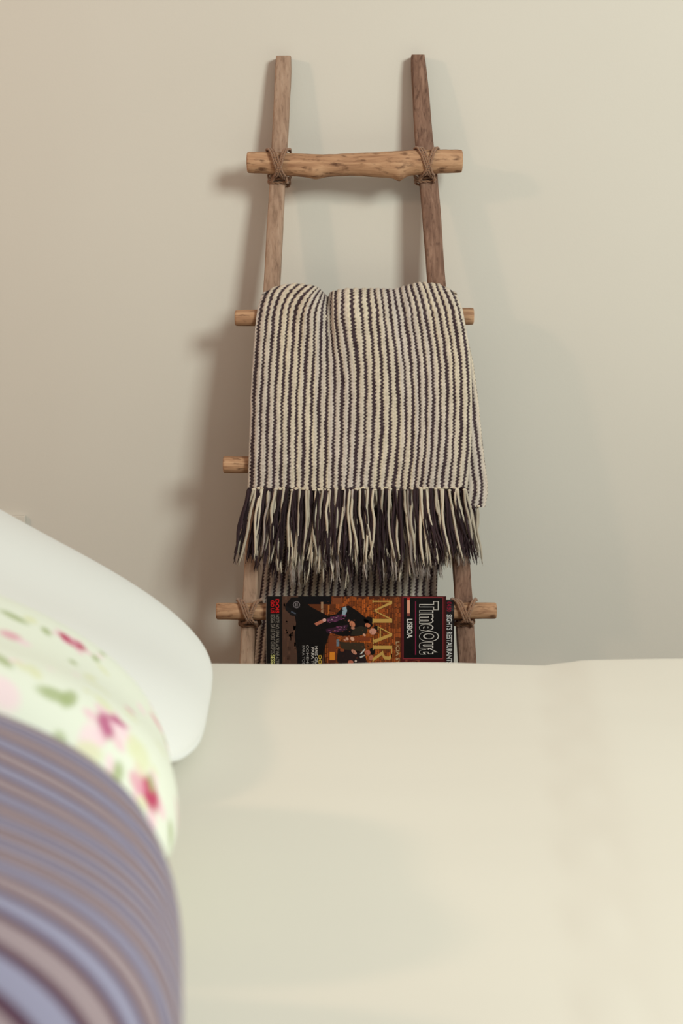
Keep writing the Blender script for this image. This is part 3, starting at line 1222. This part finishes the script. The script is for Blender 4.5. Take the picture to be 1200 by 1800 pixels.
# legs and clothes of the people sitting (flat print)
poly([(552, 1096), (568, 1088), (573, 1092), (556, 1100)], (176, 104, 82), 6)
oval(570, 1090, 3.4, 3, (205, 160, 150), 7)
poly([(574, 1087), (598, 1080), (604, 1078), (600, 1088), (590, 1094), (576, 1092)], (66, 32, 58), 6)
for k in range(26):
    x, y = rp.uniform(574, 606), 0
    y = 1090 - (x - 574) * .28 + rp.uniform(-4, 5)
    rect(x, y, x + rp.uniform(1.5, 4), y + 1.2, rp.choice([(150, 84, 120), (120, 60, 100), (92, 60, 84), (170, 140, 150)]), 8)
poly([(602, 1068), (608, 1066), (610, 1074), (606, 1082), (601, 1080)], (140, 158, 172), 7)
poly([(572, 1106), (600, 1100), (612, 1098), (608, 1108), (590, 1112), (574, 1112)], (52, 26, 44), 6)
for k in range(20):
    x = rp.uniform(572, 610)
    y = 1110 - (x - 572) * .2 + rp.uniform(-5, 3)
    rect(x, y, x + rp.uniform(1.5, 4), y + 1.1, rp.choice([(140, 70, 110), (110, 66, 96), (158, 110, 134)]), 8)
# faces and hands, heads turned as printed
for cx, cy, rx, ry, col in [(619, 1097, 6, 4.5, (186, 118, 88)), (613, 1091, 2, 2.2, (170, 110, 90)), (620, 1104, 3.5, 2.4, (176, 122, 100)), (646, 1099, 5, 3.6, (190, 112, 80)), (655, 1110, 6.5, 5.5, (196, 140, 120)), (640, 1116, 3, 2, (206, 150, 126)), (610, 1123, 3, 2.2, (196, 150, 128)), (619, 1123, 4, 3, (206, 156, 130)), (606, 1125, 3, 1.6, (180, 130, 110)), (646, 1147, 5, 4.6, (180, 104, 82)), (652, 1156, 4, 5, (176, 104, 80)), (622, 1146, 6, 3, (188, 130, 108)), (601, 1143, 4, 2.5, (130, 66, 40)), (616, 1164, 5, 3.5, (170, 96, 74)), (625, 1162, 2, 2, (190, 170, 160))]:
    oval(cx, cy, rx, ry, col, 9, rp.uniform(0, 1))
for cx, cy, rx, ry in [(648, 1090, 9, 6), (618, 1093, 3, 2), (661, 1104, 5, 4), (649, 1137, 0, 0), (654, 1145, 5, 6.5), (640, 1093, 8, 5)]:
    if rx:
        oval(cx, cy, rx, ry, (16, 10, 10), 8.5)
for cx, cy in [(618, 1098), (645, 1100), (653, 1112), (645, 1148), (622, 1146)]:
    rect(cx - 1.5, cy - 1.6, cx, cy - .6, (60, 30, 26), 10)
    rect(cx - 1.5, cy + .6, cx, cy + 1.6, (60, 30, 26), 10)
# jackets
poly([(622, 1104), (634, 1100), (646, 1104), (644, 1114), (628, 1118), (616, 1116)], (40, 36, 28), 8)
rect(604, 1119, 650, 1127, (120, 56, 30), 6)
poly([(596, 1128), (640, 1130), (642, 1142), (630, 1146), (600, 1140)], (56, 44, 32), 7)
poly([(594, 1140), (640, 1146), (646, 1168), (600, 1176), (592, 1160)], (34, 22, 24), 7)
poly([(632, 1150), (641, 1140), (642, 1142), (635, 1150)], (196, 196, 190), 9)
poly([(632, 1154), (641, 1151), (641, 1153), (633, 1157)], (186, 186, 180), 9)
rect(591, 1124, 596, 1136, (104, 116, 128), 8)
rect(577, 1118, 590, 1160, (112, 54, 30), 7)
rect(579, 1146, 588, 1160, (214, 128, 40), 8)
rect(577, 1160, 590, 1276, (84, 40, 26), 7)
for k in range(40):
    x, y = rp.uniform(592, 640), rp.uniform(1162, 1270)
    rect(x, y, x + rp.uniform(3, 9), y + rp.uniform(2, 7), rp.choice([(40, 24, 22), (70, 38, 28), (100, 56, 40), (28, 18, 20)]), 8)
for k in range(260):
    x, y = rp.uniform(560, 700), rp.uniform(1052, 1272)
    g = rp.choice([.5, .8, 1.3, 1.6])
    rect(x, y, x + rp.uniform(.8, 3), y + rp.uniform(.8, 2.6), (int(78 * g), int(40 * g), int(26 * g)), 8.2)
# big serif letters of the headline: M, A, R lying on their side
YEL = (186, 148, 78)
rect(655, 1056, 689, 1058.2, YEL, 12)
poly([(689, 1056), (689, 1061.5), (657, 1075), (655, 1073.5)], YEL, 12.2)
poly([(655, 1073), (657.5, 1072.5), (689, 1088), (689, 1090.5)], YEL, 12.2)
rect(656, 1088, 689, 1094.5, YEL, 12)
for xx, ya, yb in [(654.5, 1054.5, 1060), (654.5, 1086, 1096.5)]:
    rect(xx, ya, xx + 1.6, yb, YEL, 12.3)
poly([(665, 1103), (667, 1102), (689, 1114), (689, 1116.5)], YEL, 12)
poly([(689, 1112.5), (689, 1118), (658, 1130.5), (656, 1125)], YEL, 12.2)
rect(667, 1105, 669.2, 1122, YEL, 12.3)
rect(655, 1122, 656.6, 1132, YEL, 12.3)
rect(663.5, 1100, 665.3, 1107, YEL, 12.3)
rect(655, 1135, 689, 1141, YEL, 12)
rect(687.4, 1135, 689, 1156, YEL, 12.2)
poly([(689, 1148), (689, 1156), (684, 1160), (675, 1159), (671, 1152), (671, 1144), (673, 1144), (674, 1150), (677, 1153.5), (683, 1154), (687, 1151)], YEL, 12.2)
poly([(673, 1144), (673, 1150), (656, 1162), (654.5, 1166), (654.5, 1157)], YEL, 12.3)
rect(655, 1133.5, 656.4, 1143, YEL, 12.4)
rect(655, 1168, 689, 1174, YEL, 12)
# masthead panel with dark red frame
rect(704, T0, 784, B0, (74, 22, 22), 11)
rect(781, T0, 784, B0, (52, 10, 14), 11.5)
rect(707.5, 1049.5, 778.5, 1158.5, (130, 44, 52), 12)
rect(709, 1051, 777.5, 1157, (9, 7, 10), 13)
rect(729.2, 1057, 731, 1151, (122, 30, 62), 14)
rect(715.2, 1055, 720, 1078, (214, 152, 126), 14)
rect(715.2, 1078, 720, 1083, (120, 62, 56), 14)
rect(715.2, 1050.5, 720, 1055, (170, 44, 38), 14)
for k in range(50):
    x, y = rp.uniform(705, 775), rp.uniform(1159, 1270)
    rect(x, y, x + rp.uniform(2, 8), y + rp.uniform(2, 6), rp.choice([(120, 56, 44), (92, 34, 28), (140, 76, 56)]), 11.6)
# publisher's round stamp
for a in np.linspace(0, 2 * math.pi, 16, endpoint=False):
    oval(521 + 5.4 * math.cos(a), 1063 + 5.4 * math.sin(a), 1.0, 1.0, (120, 112, 116), 12, 0, 6)
rect(519, 1060, 520.4, 1066, (120, 112, 116), 12)
rect(521.6, 1060, 523, 1066, (120, 112, 116), 12)
adopt(pm.build('cover_picture', M_print, None, False), mag1)

yt = Y1 - 0.0008
g = ink((200, 194, 188))
ref = text_mesh('masthead', 'T\u0131meOut', (735.2, 771.2, 1057.0, 1150.2), yt - 0.00005, g, mag1, offset=0.072, space=1.16)
# the letters' black cores, same layout inside the pale outline
d_ = 0.040
sx = (1150.2 - 1057.0) / (ref[1][0] - ref[0][0])
sy = (771.2 - 735.2) / (ref[1][1] - ref[0][1])
text_mesh('masthead_core', 'T\u0131meOut', (735.2 + d_ * sy, 771.2 - d_ * sy, 1057.0 + d_ * sx, 1150.2 - d_ * sx), yt - 0.0002, ink((12, 9, 11)), mag1, offset=0.072 - d_, space=1.16)
text_mesh('city_name', 'LISBOA', (714.8, 724.8, 1088, 1122), yt, ink((206, 204, 200)), mag1, offset=0.02)
text_mesh('strap_heading', 'DOIS', (484, 490.5, 1053, 1078), yt, ink((196, 24, 30)), mag1, offset=0.03)
text_mesh('strap_heading', 'GO US', (475.5, 482, 1055, 1078), yt, ink((196, 24, 30)), mag1, offset=0.03)
text_mesh('strap_line', 'NOTE NO. UMA VALACE WE AZEM EL', (484.2, 490.6, 1080, 1176), yt, ink((126, 118, 110)), mag1, offset=0.01)
text_mesh('strap_line', 'BESGA DA LE PORT CHOPOS', (475.6, 482.6, 1080, 1149), yt, ink((126, 118, 110)), mag1, offset=0.01)
text_mesh('strap_line', 'SESSAO', (475.6, 482.6, 1151, 1178), yt, ink((206, 200, 130)), mag1, offset=0.02)
text_mesh('cover_line', 'PARA TODOS OS', (531, 535.5, 1135, 1190), yt, ink((150, 144, 142)), mag1)
text_mesh('cover_line', 'COMEMORAR', (538, 542.5, 1134, 1190), yt, ink((170, 164, 160)), mag1)
text_mesh('cover_line', 'PARA TODOS', (547, 552, 1138, 1190), yt, ink((196, 188, 182)), mag1, offset=0.01)
text_mesh('cover_line', 'MAIS GRANDES', (553.2, 558, 1136, 1190), yt, ink((196, 188, 182)), mag1, offset=0.01)
text_mesh('cover_line', 'DO BAR', (559.5, 565, 1152, 1190), yt, ink((206, 168, 70)), mag1, offset=0.02)
text_mesh('cover_line', 'LICIA SYNCH', (695.5, 702, 1128, 1190), yt, ink((196, 168, 128)), mag1)
text_mesh('edge_line', 'SIGHTS RESTAURANTS ART', (784.6, 794.2, 1080, 1186), Y2 - 0.0004, ink((200, 198, 196)), mag2, offset=0.015)
text_mesh('edge_price', '€4.50', (785.2, 793.2, 1057, 1075), Y2 - 0.0004, ink((140, 20, 48)), mag2, offset=0.015)
